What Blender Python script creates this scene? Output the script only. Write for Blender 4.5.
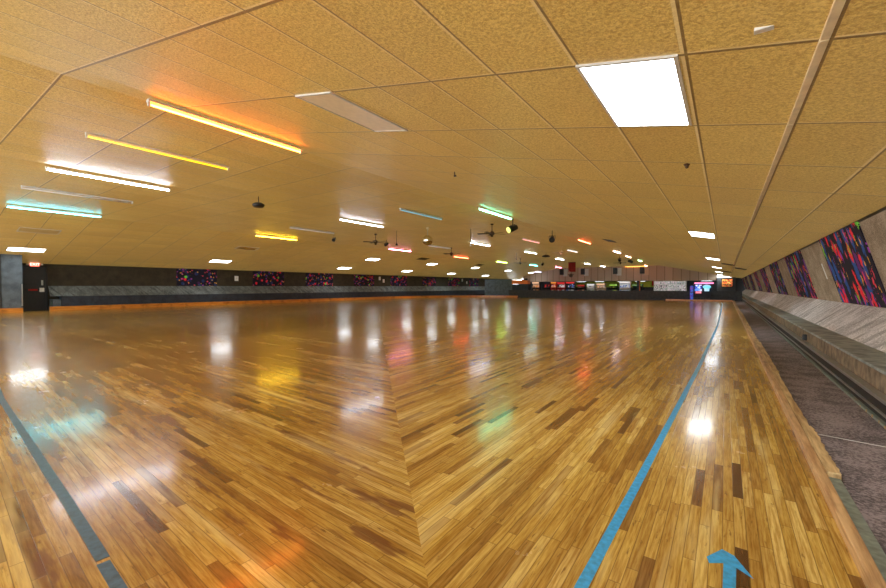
import bpy, math, random
from mathutils import Vector, Matrix
random.seed(7)
for o in list(bpy.data.objects): bpy.data.objects.remove(o)
S = bpy.context.scene
COL = S.collection
H = 1.184
# ---------------------------------------------------------------- camera
cd = bpy.data.cameras.new('camera'); cam = bpy.data.objects.new('camera', cd); COL.objects.link(cam)
cd.sensor_width = 36; cd.lens = 401.66/886*36; cd.clip_start = .02; cd.clip_end = 300
cam.location = (0, 0, H); cam.rotation_euler = (math.pi/2-.0185, 0, .6129)
S.camera = cam
# ---------------------------------------------------------------- world (added fill light through the open rear end and the ceiling tiles)
w = bpy.data.worlds.new('world'); S.world = w; w.use_nodes = True
w.node_tree.nodes['Background'].inputs[0].default_value = (.93, .98, 1, 1)
w.node_tree.nodes['Background'].inputs[1].default_value = 1.3
S.view_settings.view_transform = 'Standard'; S.view_settings.look = 'None'
S.view_settings.exposure = 2.3; S.view_settings.gamma = 1; S.view_settings.use_curve_mapping = False
TROFFER = 3.4; TUBE = 10.0; TRANS = .041
# ---------------------------------------------------------------- room constants
X1, X2, ZM, SL = -6.94, -20.23, 3.885, .2062
XR, XL = 1.54, -27.84
YN, YG, YB = -5.0, 58.0, 61.5
def zc(x):
    if x > X1: return 2.448-SL*x+(ZM-(2.448-SL*X1))*0
    if x > X2: return ZM
    return ZM-SL*(X2-x)
TX0, TY0 = .3745, 2.629
# ================================================================ materials
def new(name):
    m = bpy.data.materials.new(name); m.use_nodes = True
    nt = m.node_tree; b = nt.nodes['Principled BSDF']; return m, nt, b
class N:
    """small wrapper to write node maths"""
    def __init__(s, nt): s.nt = nt
    def node(s, t, **k):
        n = s.nt.nodes.new(t)
        for a, v in k.items(): setattr(n, a, v)
        return n
    def put(s, sock, v):
        if isinstance(v, (int, float)): sock.default_value = v
        elif isinstance(v, tuple): sock.default_value = v
        else: s.nt.links.new(v, sock)
    def m(s, op, a, b=0.0, c=0.0):
        n = s.node('ShaderNodeMath', operation=op)
        s.put(n.inputs[0], a); s.put(n.inputs[1], b)
        if len(n.inputs) > 2: s.put(n.inputs[2], c)
        return n.outputs[0]
    def mix(s, f, a, b, mode='MIX'):
        n = s.node('ShaderNodeMix', data_type='RGBA', blend_type=mode)
        s.put(n.inputs[0], f); s.put(n.inputs[6], a); s.put(n.inputs[7], b); return n.outputs[2]
    def ramp(s, f, stops, interp='LINEAR'):
        n = s.node('ShaderNodeValToRGB'); n.color_ramp.interpolation = interp
        e = n.color_ramp.elements
        while len(e) < len(stops): e.new(.5)
        for i, (p, c) in enumerate(stops): e[i].position = p; e[i].color = c if len(c) == 4 else (*c, 1)
        s.put(n.inputs[0], f); return n.outputs[0]
    def noise(s, vec, scale, detail=2, rough=.5, out='Fac'):
        n = s.node('ShaderNodeTexNoise'); s.put(n.inputs['Vector'], vec)
        n.inputs['Scale'].default_value = scale; n.inputs['Detail'].default_value = detail
        n.inputs['Roughness'].default_value = rough; return n.outputs[out]
    def vec(s, x, y, z=0.0):
        n = s.node('ShaderNodeCombineXYZ'); s.put(n.inputs[0], x); s.put(n.inputs[1], y); s.put(n.inputs[2], z); return n.outputs[0]
    def sep(s, v):
        n = s.node('ShaderNodeSeparateXYZ'); s.put(n.inputs[0], v); return n.outputs
    def white(s, v):
        n = s.node('ShaderNodeTexWhiteNoise'); s.put(n.inputs[0], v); return n.outputs
    def bump(s, h, strength, dist=.01, normal=None):
        n = s.node('ShaderNodeBump'); n.inputs['Strength'].default_value = strength
        n.inputs['Distance'].default_value = dist; s.put(n.inputs['Height'], h)
        if normal is not None: s.put(n.inputs['Normal'], normal)
        return n.outputs[0]
    def obj(s): return s.node('ShaderNodeTexCoord').outputs['Object']
    def uv(s): return s.node('ShaderNodeTexCoord').outputs['UV']
def plain(name, c, rough=.5, metal=0, var=.12, scale=12, emit=None, es=0, bump=0, spec=.5):
    m, nt, b = new(name); n = N(nt)
    f = n.noise(n.obj(), scale, 3)
    c2 = tuple(v*(1-var) for v in c); c3 = tuple(min(1, v*(1+var)) for v in c)
    col = n.ramp(f, [(.3, c2), (.7, c3)])
    n.put(b.inputs['Base Color'], col)
    b.inputs['Roughness'].default_value = rough; b.inputs['Metallic'].default_value = metal
    b.inputs['Specular IOR Level'].default_value = spec
    if emit:
        b.inputs['Emission Color'].default_value = (*emit, 1); b.inputs['Emission Strength'].default_value = es
    if bump: n.put(b.inputs['Normal'], n.bump(f, bump))
    return m
# ---- rink floor: maple strips, laid along the long side and along the short side, mitred at 45 degrees
def floor_mat():
    m, nt, b = new('maple_rink_floor'); n = N(nt)
    P = n.obj(); x, y, z = n.sep(P)
    xm = n.m('ADD', n.m('ABSOLUTE', n.m('ADD', x, 13.6)), -13.6)
    side = n.m('GREATER_THAN', n.m('ADD', xm, y), .30)
    a = math.radians(3.0); ca, sa = math.cos(a), math.sin(a)
    uB = n.m('ADD', n.m('MULTIPLY', x, ca), n.m('MULTIPLY', y, -sa)); vB = n.m('ADD', n.m('MULTIPLY', x, sa), n.m('MULTIPLY', y, ca))
    def pick(A, B): return n.m('ADD', n.m('MULTIPLY', A, side), n.m('MULTIPLY', B, n.m('SUBTRACT', 1, side)))
    u = pick(y, uB); v = pick(x, n.m('ADD', vB, 40))
    W, L = .047, .62
    vr = n.m('DIVIDE', v, W); row = n.m('FLOOR', vr); fr = n.m('SUBTRACT', vr, row)
    rs = n.white(n.vec(row, side, 3.1)); ro = n.white(n.vec(row, side, 9.7))
    Lr = n.m('ADD', .42, n.m('MULTIPLY', ro[0], .5))
    ur = n.m('ADD', n.m('DIVIDE', u, Lr), n.m('MULTIPLY', rs[0], 17)); idx = n.m('FLOOR', ur); fu = n.m('SUBTRACT', ur, idx)
    rnd = n.white(n.vec(row, idx, side))
    wood = n.ramp(rnd[0], [(0, (.13, .055, .015)), (.03, (.24, .11, .025)), (.08, (.42, .235, .05)), (.3, (.58, .36, .07)), (.75, (.70, .47, .105)), (1, (.84, .62, .20))])
    # grain inside each strip
    g = n.noise(n.vec(n.m('ADD', n.m('MULTIPLY', u, 5), n.m('MULTIPLY', rnd[0], 60)), n.m('MULTIPLY', v, 85)), 1.0, 4, .65)
    wood = n.mix(n.ramp(g, [(.38, (0, 0, 0)), (.62, (1, 1, 1))]), n.mix(1.0, wood, (.62, .50, .34, 1), 'MULTIPLY'), wood)
    # knots and dark mineral streaks, random per strip
    k = n.noise(n.vec(n.m('ADD', n.m('MULTIPLY', u, 7), n.m('MULTIPLY', rnd[0], 37)), n.m('MULTIPLY', v, 40)), 1.0, 4, .65)
    wood = n.mix(n.ramp(k, [(.60, (0, 0, 0)), (.70, (.8, .8, .8))]), wood, (.15, .065, .018, 1))
    # water stained brown region over the short-side boards
    s1 = n.noise(P, .42, 4, .6); s2 = n.noise(n.vec(n.m('MULTIPLY', uB, .8), n.m('MULTIPLY', vB, 5)), 1.3, 4, .6)
    reg = n.m('MULTIPLY', n.ramp(n.m('MULTIPLY', n.m('ADD', x, 1.0), -.05), [(0, (0, 0, 0)), (.25, (1, 1, 1)), (.55, (.9, .9, .9)), (.8, (.25, .25, .25))]), n.m('SUBTRACT', 1, side))
    st = n.m('MULTIPLY', n.m('MULTIPLY', reg, n.ramp(s1, [(.35, (.35, .35, .35)), (.6, (1, 1, 1))])), .85)
    wood = n.mix(st, wood, n.mix(1.0, wood, (.50, .37, .36, 1), 'MULTIPLY'))
    sp = n.m('MULTIPLY', n.ramp(s2, [(.57, (0, 0, 0)), (.62, (1, 1, 1))]), n.m('MULTIPLY', n.m('SUBTRACT', 1, side), .8))
    wood = n.mix(sp, wood, (.17, .055, .02, 1))
    # long wear streaks following the boards, several strips wide
    wr = n.noise(n.vec(n.m('MULTIPLY', u, .30), n.m('MULTIPLY', v, 3.2)), 1.0, 4, .7)
    wood = n.mix(n.ramp(wr, [(.36, (.75, .75, .75)), (.52, (0, 0, 0))]), wood, n.mix(1.0, wood, (.60, .47, .36, 1), 'MULTIPLY'))
    wood = n.mix(n.ramp(wr, [(.54, (0, 0, 0)), (.66, (.5, .5, .5))]), wood, (.88, .70, .30, 1))
    # joints
    e = n.m('MINIMUM', fr, n.m('SUBTRACT', 1, fr)); eu = n.m('MULTIPLY', n.m('MINIMUM', fu, n.m('SUBTRACT', 1, fu)), n.m('DIVIDE', Lr, W))
    ed = n.m('MINIMUM', e, eu)
    joint = n.ramp(ed, [(.0, (1, 1, 1)), (.06, (0, 0, 0))])
    wood = n.mix(n.m('MULTIPLY', joint, .8), wood, (.10, .045, .012, 1))
    n.put(b.inputs['Base Color'], wood)
    sc = n.noise(P, 60, 3, .7); sc2 = n.noise(P, 2.2, 5, .7)
    n.put(b.inputs['Roughness'], n.m('ADD', .14, n.m('MULTIPLY', sc2, .2)))
    cup = n.m('MULTIPLY', rnd[0], 1.0)
    hgt = n.m('ADD', n.m('MULTIPLY', sc, .25), n.m('ADD', n.m('MULTIPLY', n.noise(P, 7, 3, .6), .8), n.m('MULTIPLY', joint, -.35)))
    n.put(b.inputs['Normal'], n.bump(hgt, .17, .006))
    b.inputs['Specular IOR Level'].default_value = .5; b.inputs['Coat Weight'].default_value = .4; b.inputs['Coat Roughness'].default_value = .10
    return m
# ---- ceiling tiles in tile coordinates from the uv map
def ceil_mat():
    m, nt, b = new('tan_ceiling_tiles'); n = N(nt)
    u, v, _ = n.sep(n.uv()); P = n.obj()
    iu = n.m('FLOOR', u); iv = n.m('FLOOR', v); fu = n.m('SUBTRACT', u, iu); fv = n.m('SUBTRACT', v, iv)
    rnd = n.white(n.vec(iu, iv, 1))
    g = n.noise(P, 48, 3, .65)
    g2 = n.noise(P, 140, 2, .6)
    base = n.ramp(rnd[0], [(0, (.64, .415, .085)), (1, (.74, .50, .115))])
    base = n.mix(n.ramp(n.m('ADD', n.m('MULTIPLY', g, .6), n.m('MULTIPLY', g2, .4)), [(.40, (0, 0, 0)), (.60, (1, 1, 1))]), n.mix(1.0, base, (.55, .47, .36, 1), 'MULTIPLY'), n.mix(.12, base, (.95, .8, .5, 1)))
    dirt = n.noise(P, .5, 4, .6)
    base = n.mix(n.ramp(dirt, [(.45, (0, 0, 0)), (.75, (.35, .35, .35))]), base, (.45, .25, .08, 1))
    du = n.m('MULTIPLY', n.m('MINIMUM', fu, n.m('SUBTRACT', 1, fu)), .61); dv = n.m('MULTIPLY', n.m('MINIMUM', fv, n.m('SUBTRACT', 1, fv)), 1.22)
    lu = n.m('MULTIPLY', fu, .61); lv = n.m('MULTIPLY', fv, 1.22)
    tee = n.m('MAXIMUM', n.m('LESS_THAN', lu, .020), n.m('LESS_THAN', lv, .018))
    gap = n.m('MAXIMUM', n.m('MULTIPLY', n.m('LESS_THAN', lu, .036), n.m('GREATER_THAN', lu, .020)), n.m('MULTIPLY', n.m('LESS_THAN', lv, .040), n.m('GREATER_THAN', lv, .016)))
    base = n.mix(n.m('MULTIPLY', tee, .7), base, (.74, .56, .27, 1))
    base = n.mix(n.m('MULTIPLY', gap, .85), base, (.14, .07, .02, 1))
    n.put(b.inputs['Base Color'], base)
    # every tile hangs a touch differently: random tilt per tile bends the sheen
    hx = n.m('MULTIPLY', n.m('SUBTRACT', fu, .5), n.m('SUBTRACT', rnd[0], .5)); r2 = n.white(n.vec(iv, iu, 5))
    hy = n.m('MULTIPLY', n.m('SUBTRACT', fv, .5), n.m('SUBTRACT', r2[0], .5))
    sag = n.m('MULTIPLY', n.m('MULTIPLY', n.m('MULTIPLY', fv, n.m('SUBTRACT', 1, fv)), n.m('MULTIPLY', fu, n.m('SUBTRACT', 1, fu))), 4.0)
    hh = n.m('ADD', n.m('ADD', n.m('MULTIPLY', hx, 1.0), n.m('MULTIPLY', hy, 1.4)), sag)
    n1 = n.bump(hh, .8, .035)
    n.put(b.inputs['Normal'], n.bump(g, .9, .008, n1))
    b.inputs['Roughness'].default_value = .46
    b.inputs['Specular IOR Level'].default_value = 1.0
    # added translucency: world light through the tiles lifts ceiling and floor evenly
    tr = n.node('ShaderNodeBsdfTranslucent'); n.put(tr.inputs[0], n.mix(1.0, base, (1, .97, .9, 1), 'MULTIPLY'))
    mx = n.node('ShaderNodeMixShader'); mx.inputs[0].default_value = TRANS
    nt.links.new(b.outputs[0], mx.inputs[1]); nt.links.new(tr.outputs[0], mx.inputs[2])
    nt.links.new(mx.outputs[0], nt.nodes['Material Output'].inputs[0])
    return m
def carpet_mat(name, c1, c2, streak=False, rough=.95):
    m, nt, b = new(name); n = N(nt); P = n.obj()
    f = n.noise(P, 50, 3, .8); g = n.noise(P, 3.0, 4, .6)
    col = n.ramp(n.m('ADD', n.m('MULTIPLY', f, .65), n.m('MULTIPLY', g, .35)), [(.44, c1), (.56, c2)])
    if streak:
        x, y, z = n.sep(P)
        s = n.noise(n.vec(n.m('MULTIPLY', x, 1.2), n.m('ADD', n.m('MULTIPLY', y, 9), n.m('MULTIPLY', z, 7)), n.m('MULTIPLY', z, 1.2)), 1.0, 5, .65)
        col = n.mix(n.ramp(s, [(.50, (0, 0, 0)), (.66, (.75, .75, .75))]), col, tuple(v*.38 for v in c1)+(1,))
    n.put(b.inputs['Base Color'], col); b.inputs['Roughness'].default_value = rough
    n.put(b.inputs['Normal'], n.bump(f, .5, .004)); return m
def neon_mat(name, sx, dots):
    """black-light carpet: bright brush marks (near) or dots and rings (far) on navy black"""
    m, nt, b = new(name); n = N(nt); x, y, z = n.sep(n.obj())
    v = n.vec(n.m('MULTIPLY', y, sx), n.m('MULTIPLY', z, sx*(1.0 if dots else .55)))
    col = (.008, .006, .022, 1)
    for k, (c, sc, th) in enumerate([((.02, .10, .42), 2.6, .46), ((.16, .02, .22), 2.2, .36), ((1, .02, .05), 2.3, .31), ((1, .08, .14), 3.4, .24), ((.2, .7, .06), 1.6, .24), ((1, .5, .05), 3.8, .22), ((.4, .05, .5), 3.0, .24)]):
        vo = n.node('ShaderNodeTexVoronoi'); vo.inputs['Scale'].default_value = sc*(1.0 if dots else 1.1)
        wob = n.noise(v, 9+k, 3, .7, 'Color')
        vv = n.node('ShaderNodeVectorMath', operation='MULTIPLY_ADD'); n.put(vv.inputs[0], wob); vv.inputs[1].default_value = (.09 if dots else .22,)*3; n.put(vv.inputs[2], v)
        off = n.node('ShaderNodeVectorMath', operation='ADD'); n.put(off.inputs[0], vv.outputs[0]); off.inputs[1].default_value = (k*3.7, k*1.9, 0)
        n.put(vo.inputs['Vector'], off.outputs[0])
        mask = n.m('LESS_THAN', vo.outputs['Distance'], th*(.72 if dots else .80))
        if dots and k < 2: mask = n.m('MULTIPLY', mask, .3)
        col = n.mix(mask, col, (*c, 1))
    n.put(b.inputs['Base Color'], col); b.inputs['Roughness'].default_value = .9
    return m
def wood_mat(name, c1, c2, rough=.45, along='Y'):
    m, nt, b = new(name); n = N(nt); x, y, z = n.sep(n.obj())
    v = n.vec(n.m('MULTIPLY', x, 30), n.m('MULTIPLY', y, 2.2), n.m('MULTIPLY', z, 30)) if along == 'Y' else n.vec(n.m('MULTIPLY', x, 2.2), n.m('MULTIPLY', y, 30), n.m('MULTIPLY', z, 30))
    f = n.noise(v, 1.0, 5, .65); g = n.noise(n.obj(), 2.5, 3)
    col = n.ramp(f, [(.32, c1), (.62, c2)]); col = n.mix(n.ramp(g, [(.55, (0, 0, 0)), (.7, (.6, .6, .6))]), col, tuple(v*.45 for v in c1)+(1,))
    n.put(b.inputs['Base Color'], col); b.inputs['Roughness'].default_value = rough; n.put(b.inputs['Normal'], n.bump(f, .4, .004)); return m
def glow(name, c, s, body=(.8, .8, .8)):
    m, nt, b = new(name); b.inputs['Base Color'].default_value = (*body, 1); b.inputs['Roughness'].default_value = .3
    b.inputs['Emission Color'].default_value = (*c, 1); b.inputs['Emission Strength'].default_value = s; return m
def siding_mat():
    m, nt, b = new('cream_metal_siding'); n = N(nt); x, y, z = n.sep(n.obj())
    f = n.m('FRACT', n.m('MULTIPLY', x, 1.1)); r = n.white(n.vec(n.m('FLOOR', n.m('MULTIPLY', x, 1.1)), 0, 0))
    col = n.ramp(r[0], [(0, (.50, .36, .25)), (1, (.62, .46, .34))])
    col = n.mix(n.m('LESS_THAN', f, .07), col, (.25, .17, .10, 1))
    n.put(b.inputs['Base Color'], col); b.inputs['Roughness'].default_value = .5; return m
def picture_mat(name, cols, scale=5, emit=0.0, seed=0):
    m, nt, b = new(name); n = N(nt)
    v = n.node('ShaderNodeTexVoronoi'); v.inputs['Scale'].default_value = scale
    mp = n.node('ShaderNodeVectorMath', operation='ADD'); n.put(mp.inputs[0], n.obj()); mp.inputs[1].default_value = (seed*1.7, seed, seed*.6); n.put(v.inputs['Vector'], mp.outputs[0])
    r = n.sep(v.outputs['Color'])[0]
    col = n.ramp(r, [(i/len(cols), c) for i, c in enumerate(cols)], 'CONSTANT')
    n.put(b.inputs['Base Color'], col); b.inputs['Roughness'].default_value = .4
    if emit: n.put(b.inputs['Emission Color'], col); b.inputs['Emission Strength'].default_value = emit
    return m
M = dict(
 floor=floor_mat(), ceiling=ceil_mat(), siding=siding_mat(),
 tan_wall=carpet_mat('tan_grey_wall_carpet', (.24, .18, .12), (.50, .40, .29)),
 pad=carpet_mat('pale_grey_bench_carpet', (.44, .41, .42), (.88, .85, .87), True),
 aisle=carpet_mat('mauve_brown_aisle_carpet', (.105, .085, .09), (.34, .285, .29)),
 leftpad=carpet_mat('slate_bench_carpet', (.07, .085, .09), (.24, .28, .29), True, .6),
 navy=carpet_mat('navy_bench_front', (.012, .016, .026), (.035, .045, .065), False, .7),
 darkwall=carpet_mat('dark_olive_wall', (.024, .018, .010), (.055, .043, .024), False, .8),
 block=carpet_mat('blue_grey_wall_carpet', (.045, .055, .065), (.115, .14, .16), False, .8),
 charcoal=plain('charcoal_half_wall', (.035, .036, .038), .6, 0, .3, 6),
 neon_near=neon_mat('neon_brush_carpet', 1.15, False), neon_far=neon_mat('neon_dot_carpet', 1.15, True),
 kerb=wood_mat('worn_wood_kerb', (.30, .14, .045), (.66, .42, .20)),
 kerbpale=wood_mat('splintered_pale_wood', (.30, .17, .06), (.70, .50, .24), .6),
 orange_wood=wood_mat('orange_varnished_kerb', (.42, .13, .015), (.66, .26, .04), .3),
 bench_front=plain('mottled_tan_bench_face', (.22, .16, .10), .8, 0, .5, 9, bump=.5),
 bench_top=plain('grey_green_bench_top', (.30, .33, .31), .7, 0, .45, 6),
 steel=plain('brushed_steel_strip', (.50, .52, .50), .3, .8, .1), black=plain('black_plastic', (.012, .012, .013), .45, 0, .2),
 blackrub=plain('black_rubber_base', (.016, .016, .015), .5, 0, .3), greystrip=plain('worn_grey_metal_strip', (.25, .30, .26), .45, .3, .3, 25),
 tape=plain('bright_blue_tape', (.03, .34, .68), .45, 0, .25, 40), tape_old=plain('slate_blue_paint', (.05, .115, .18), .35, 0, .35, 30),
 white=plain('white_plastic', (.75, .75, .72), .4), offwhite=plain('grubby_white_enamel', (.62, .60, .55), .35), rail=plain('cream_tee_rail', (.88, .74, .48), .4, 0, .1),
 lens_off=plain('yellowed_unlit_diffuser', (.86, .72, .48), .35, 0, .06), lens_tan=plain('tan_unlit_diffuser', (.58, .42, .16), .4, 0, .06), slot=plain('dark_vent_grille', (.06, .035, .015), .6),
 diffuser=glow('lit_troffer_diffuser', (.90, .97, 1), TROFFER),
 soffit=glow('soffit_diffuser', (.9, .97, 1), 1.2), brown=plain('dark_brown_fan_blade', (.05, .025, .013), .4),
 door=plain('black_painted_door', (.018, .019, .022), .4, 0, .2), red=plain('red_cloth', (.38, .01, .008), .7),
 exitred=glow('exit_sign_face', (1, .16, .10), .35, (.8, .1, .05)), exitlit=glow('exit_letters', (1, .75, .65), .6),
 orange=plain('orange_counter_front', (.85, .18, .015), .5, 0, .05), ygreen=plain('yellow_green_wall_paint', (.42, .46, .02), .6, 0, .1),
 yellow=plain('bright_yellow_plastic', (.80, .70, .02), .5, 0, .05), greycol=plain('dark_grey_pier', (.075, .08, .085), .7, 0, .15), cream=plain('cream_plastic', (.7, .55, .38), .4),
 ivory=plain('peach_fan_blade', (.75, .52, .30), .4), mirror=plain('mirror_facets', (.85, .82, .78), .08, 1, .02), carpet_dark=plain('dark_platform_carpet', (.03, .03, .035), .9),
)
# ================================================================ geometry helpers
class MB:
    def __init__(s): s.v = []; s.f = []; s.smooth = False
    def add(s, vs, fs):
        o = len(s.v); s.v += [tuple(v) for v in vs]; s.f += [tuple(i+o for i in f) for f in fs]; return s
    def box(s, a, b, mat=None):
        (x0, y0, z0), (x1, y1, z1) = a, b
        vs = [(x, y, z) for x in (x0, x1) for y in (y0, y1) for z in (z0, z1)]
        if mat is not None: vs = [tuple(mat @ Vector(v)) for v in vs]
        return s.add(vs, [(0, 1, 3, 2), (4, 6, 7, 5), (0, 4, 5, 1), (2, 3, 7, 6), (0, 2, 6, 4), (1, 5, 7, 3)])
    def cyl(s, p, q, r, n=10, r2=None):
        p = Vector(p); q = Vector(q); d = (q-p).normalized(); a = d.orthogonal().normalized(); b = d.cross(a); r2 = r if r2 is None else r2
        vs = [p+(a*math.cos(2*math.pi*i/n)+b*math.sin(2*math.pi*i/n))*r for i in range(n)]+[q+(a*math.cos(2*math.pi*i/n)+b*math.sin(2*math.pi*i/n))*r2 for i in range(n)]
        return s.add(vs, [(i, (i+1) % n, n+(i+1) % n, n+i) for i in range(n)]+[tuple(range(n))[::-1], tuple(range(n, 2*n))])
    def ball(s, c, r, nu=16, nv=10, sz=1):
        vs = [(c[0], c[1], c[2]-r*sz)]; fs = []
        for j in range(1, nv):
            t = -math.pi/2+math.pi*j/nv
            for i in range(nu): a = 2*math.pi*i/nu; vs.append((c[0]+r*math.cos(t)*math.cos(a), c[1]+r*math.cos(t)*math.sin(a), c[2]+r*sz*math.sin(t)))
        vs.append((c[0], c[1], c[2]+r*sz)); L = len(vs)-1
        for i in range(nu):
            fs.append((0, 1+(i+1) % nu, 1+i)); fs.append((L, L-nu+i, L-nu+(i+1) % nu))
            for j in range(nv-2): fs.append((1+j*nu+i, 1+j*nu+(i+1) % nu, 1+(j+1)*nu+(i+1) % nu, 1+(j+1)*nu+i))
        return s.add(vs, fs)
    def lathe(s, prof, n=20, o=(0, 0, 0)):
        vs = []; fs = []; k = len(prof)
        for i in range(n):
            a = 2*math.pi*i/n; vs += [(o[0]+r*math.cos(a), o[1]+r*math.sin(a), o[2]+z) for r, z in prof]
        for i in range(n):
            for j in range(k-1): fs.append((i*k+j, ((i+1) % n)*k+j, ((i+1) % n)*k+j+1, i*k+j+1))
        return s.add(vs, fs)
    def prism_y(s, prof, y0, y1):
        n = len(prof); vs = [(x, y0, z) for x, z in prof]+[(x, y1, z) for x, z in prof]
        return s.add(vs, [tuple(range(n)), tuple(range(n, 2*n))[::-1]]+[(i, n+i, n+(i+1) % n, (i+1) % n) for i in range(n)])
    def prism_z(s, prof, z0, z1):
        n = len(prof); vs = [(x, y, z0) for x, y in prof]+[(x, y, z1) for x, y in prof]
        return s.add(vs, [tuple(range(n))[::-1], tuple(range(n, 2*n))]+[(i, (i+1) % n, n+(i+1) % n, n+i) for i in range(n)])
    def build(s, name, mat, parent=None, loc=None, bevel=0, smooth=False):
        me = bpy.data.meshes.new(name); me.from_pydata(s.v, [], s.f); me.validate()
        import bmesh
        bm = bmesh.new(); bm.from_mesh(me); bmesh.ops.recalc_face_normals(bm, faces=bm.faces); bm.to_mesh(me); bm.free()
        me.materials.append(mat); o = bpy.data.objects.new(name, me); COL.objects.link(o)
        if smooth:
            for p in me.polygons: p.use_smooth = True
        if parent: o.parent = parent
        if loc: o.location = loc
        if bevel:
            b = o.modifiers.new('bevel', 'BEVEL'); b.width = bevel; b.segments = 2; b.limit_method = 'ANGLE'
        return o
def tag(o, label, cat, group=None):
    o['label'] = label; o['category'] = cat
    if group: o['group'] = group
    return o
def struct(o): o['kind'] = 'structure'; return o
def thing(name, label, cat, loc=(0, 0, 0), rz=0, group=None):
    o = bpy.data.objects.new(name, None); o.empty_display_size = .1; COL.objects.link(o); o.location = loc; o.rotation_euler = (0, 0, rz)
    return tag(o, label, cat, group)
def dup(root, loc, label, rz=None):
    r = root.copy(); COL.objects.link(r); r.location = loc; r['label'] = label
    if rz is not None: r.rotation_euler = (0, 0, rz)
    for ch in list(root.children):
        c = ch.copy(); COL.objects.link(c); c.parent = r
        for g in list(ch.children): d = g.copy(); COL.objects.link(d); d.parent = c
    return r
# ================================================================ structure
fl = MB(); fl.add([(-31, YN, 0), (.47, YN, 0), (.47, 39.6, 0), (-31, 39.6, 0)], [(0, 1, 2, 3)]); struct(fl.build('floor', M['floor']))
af = MB().box((.56, YN, -.05), (1.35, 39.6, .015)); struct(af.build('floor_aisle', M['aisle']))
bf = MB().add([(-31, 39.6, 0), (4, 39.6, 0), (4, YB, 0), (-31, YB, 0)], [(0, 1, 2, 3)]); struct(bf.build('floor_lounge', M['carpet_dark']))
# ceiling: three planes, one mesh, uv = tile coordinates
c = MB(); xs = [2.1, X1, X2, -29.5]
zz = [zc(2.1), ZM, ZM, zc(-29.5)]
for i in range(3):
    c.add([(xs[i], YN, zz[i]), (xs[i+1], YN, zz[i+1]), (xs[i+1], YB, zz[i+1]), (xs[i], YB, zz[i])], [(0, 1, 2, 3)])
co = struct(c.build('ceiling', M['ceiling']))
uv = co.data.uv_layers.new(name='tiles')
WS = .61/math.sqrt(1+SL*SL)
def tu(x):
    if x >= X1-1e-4: return (x-TX0)/WS
    u1 = (X1-TX0)/WS
    if x >= X2-1e-4: return u1+(x-X1)/.61
    return u1+(X2-X1)/.61+(x-X2)/WS
for lp in co.data.loops:
    vco = co.data.vertices[lp.vertex_index].co; uv.data[lp.index].uv = (tu(vco.x), (vco.y-TY0)/1.22)
# bold tee rail over the aisle side, one per tile run
rl = MB(); x = TX0; z = zc(x)
for j in range(-4, 44): rl.box((x-.018, TY0+1.22*j+.01, z-.012), (x+.018, TY0+1.22*(j+1)-.006, z+.01))
struct(rl.build('trim_1', M['rail']))
# right wall: leaning panel wall over a sloped back rest
XB, ZB = 1.91, .86
struct(MB().prism_y([(XR, zc(XR)+.02), (XB, ZB-.02), (XB+.25, ZB-.02), (XR+.6, zc(XR)+.02)], YN, 58).build('wall_right', M['tan_wall']))
struct(MB().prism_y([(XR-.012, zc(XR)-.004), (XR+.01, zc(XR)-.03), (XR+.03, zc(XR)-.03), (XR+.03, zc(XR)-.004)], YN, 58).build('trim_2', M['black']))
# left wall
struct(MB().box((XL-.2, -2, 0), (XL, YG, zc(XL)+.06)).build('wall_left', M['darkwall']))
struct(MB().box((-29, .8, 0), (-26.3, 3.97, zc(-26.3)-.001)).build('wall_left_corner', M['block']))
struct(MB().box((-26.3, 3.27, .2), (-26.285, 3.31, zc(-26.3)-.02)).build('trim_3', M['black']))
struct(MB().box((-26.3, 3.93, .3), (-26.27, 3.97, 1.3)).build('trim_4', M['steel']))
# gable wall at the far end, soffit, back wall of the games area
g = MB(); zb = 1.93
prof = [(-25.6, zb), (-.84, zb), (-.84, zc(-.84)), (X1, ZM), (X2, ZM), (-25.6, zc(-25.6))]
n = len(prof); g.add([(x, YG, z) for x, z in prof]+[(x, YG+.15, z) for x, z in prof], [tuple(range(n)), tuple(range(n, 2*n))[::-1]]+[(i, n+i, n+(i+1) % n, (i+1) % n) for i in range(n)])
struct(g.build('wall_far', M['siding']))
struct(MB().box((-28, YG+.15, zb), (2, YB, zb+.08)).build('ceiling_games_area', M['charcoal']))
struct(MB().box((-28, YB, 0), (3, YB+.1, 2.2)).build('wall_games_area', M['black']))
struct(MB().box((-18.6, YB-.03, 1.1), (-7.9, YB, zb)).build('trim_5', M['ygreen']))
struct(MB().box((-.84, YG-.6, 0), (.95, YG, zc(.95)-.01)).build('wall_pier', M['greycol']))
struct(MB().box((.95, YG+.3, 0), (2.3, YG+.4, 2.2)).build('wall_dark_opening', M['black']))
# dark partition at the far left corner and the half wall across the far end
struct(MB().box((-22.9, 41, 0), (-19.45, 41.2, 2.0)).build('wall_partition', M['block']))
struct(MB().box((-19.45, 40.2, 0), (1.1, 40.35, .78)).build('wall_half', M['charcoal']))
struct(MB().box((-19.5, 40.15, .78), (1.1, 40.4, .81)).build('trim_6', M['black']))
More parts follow.
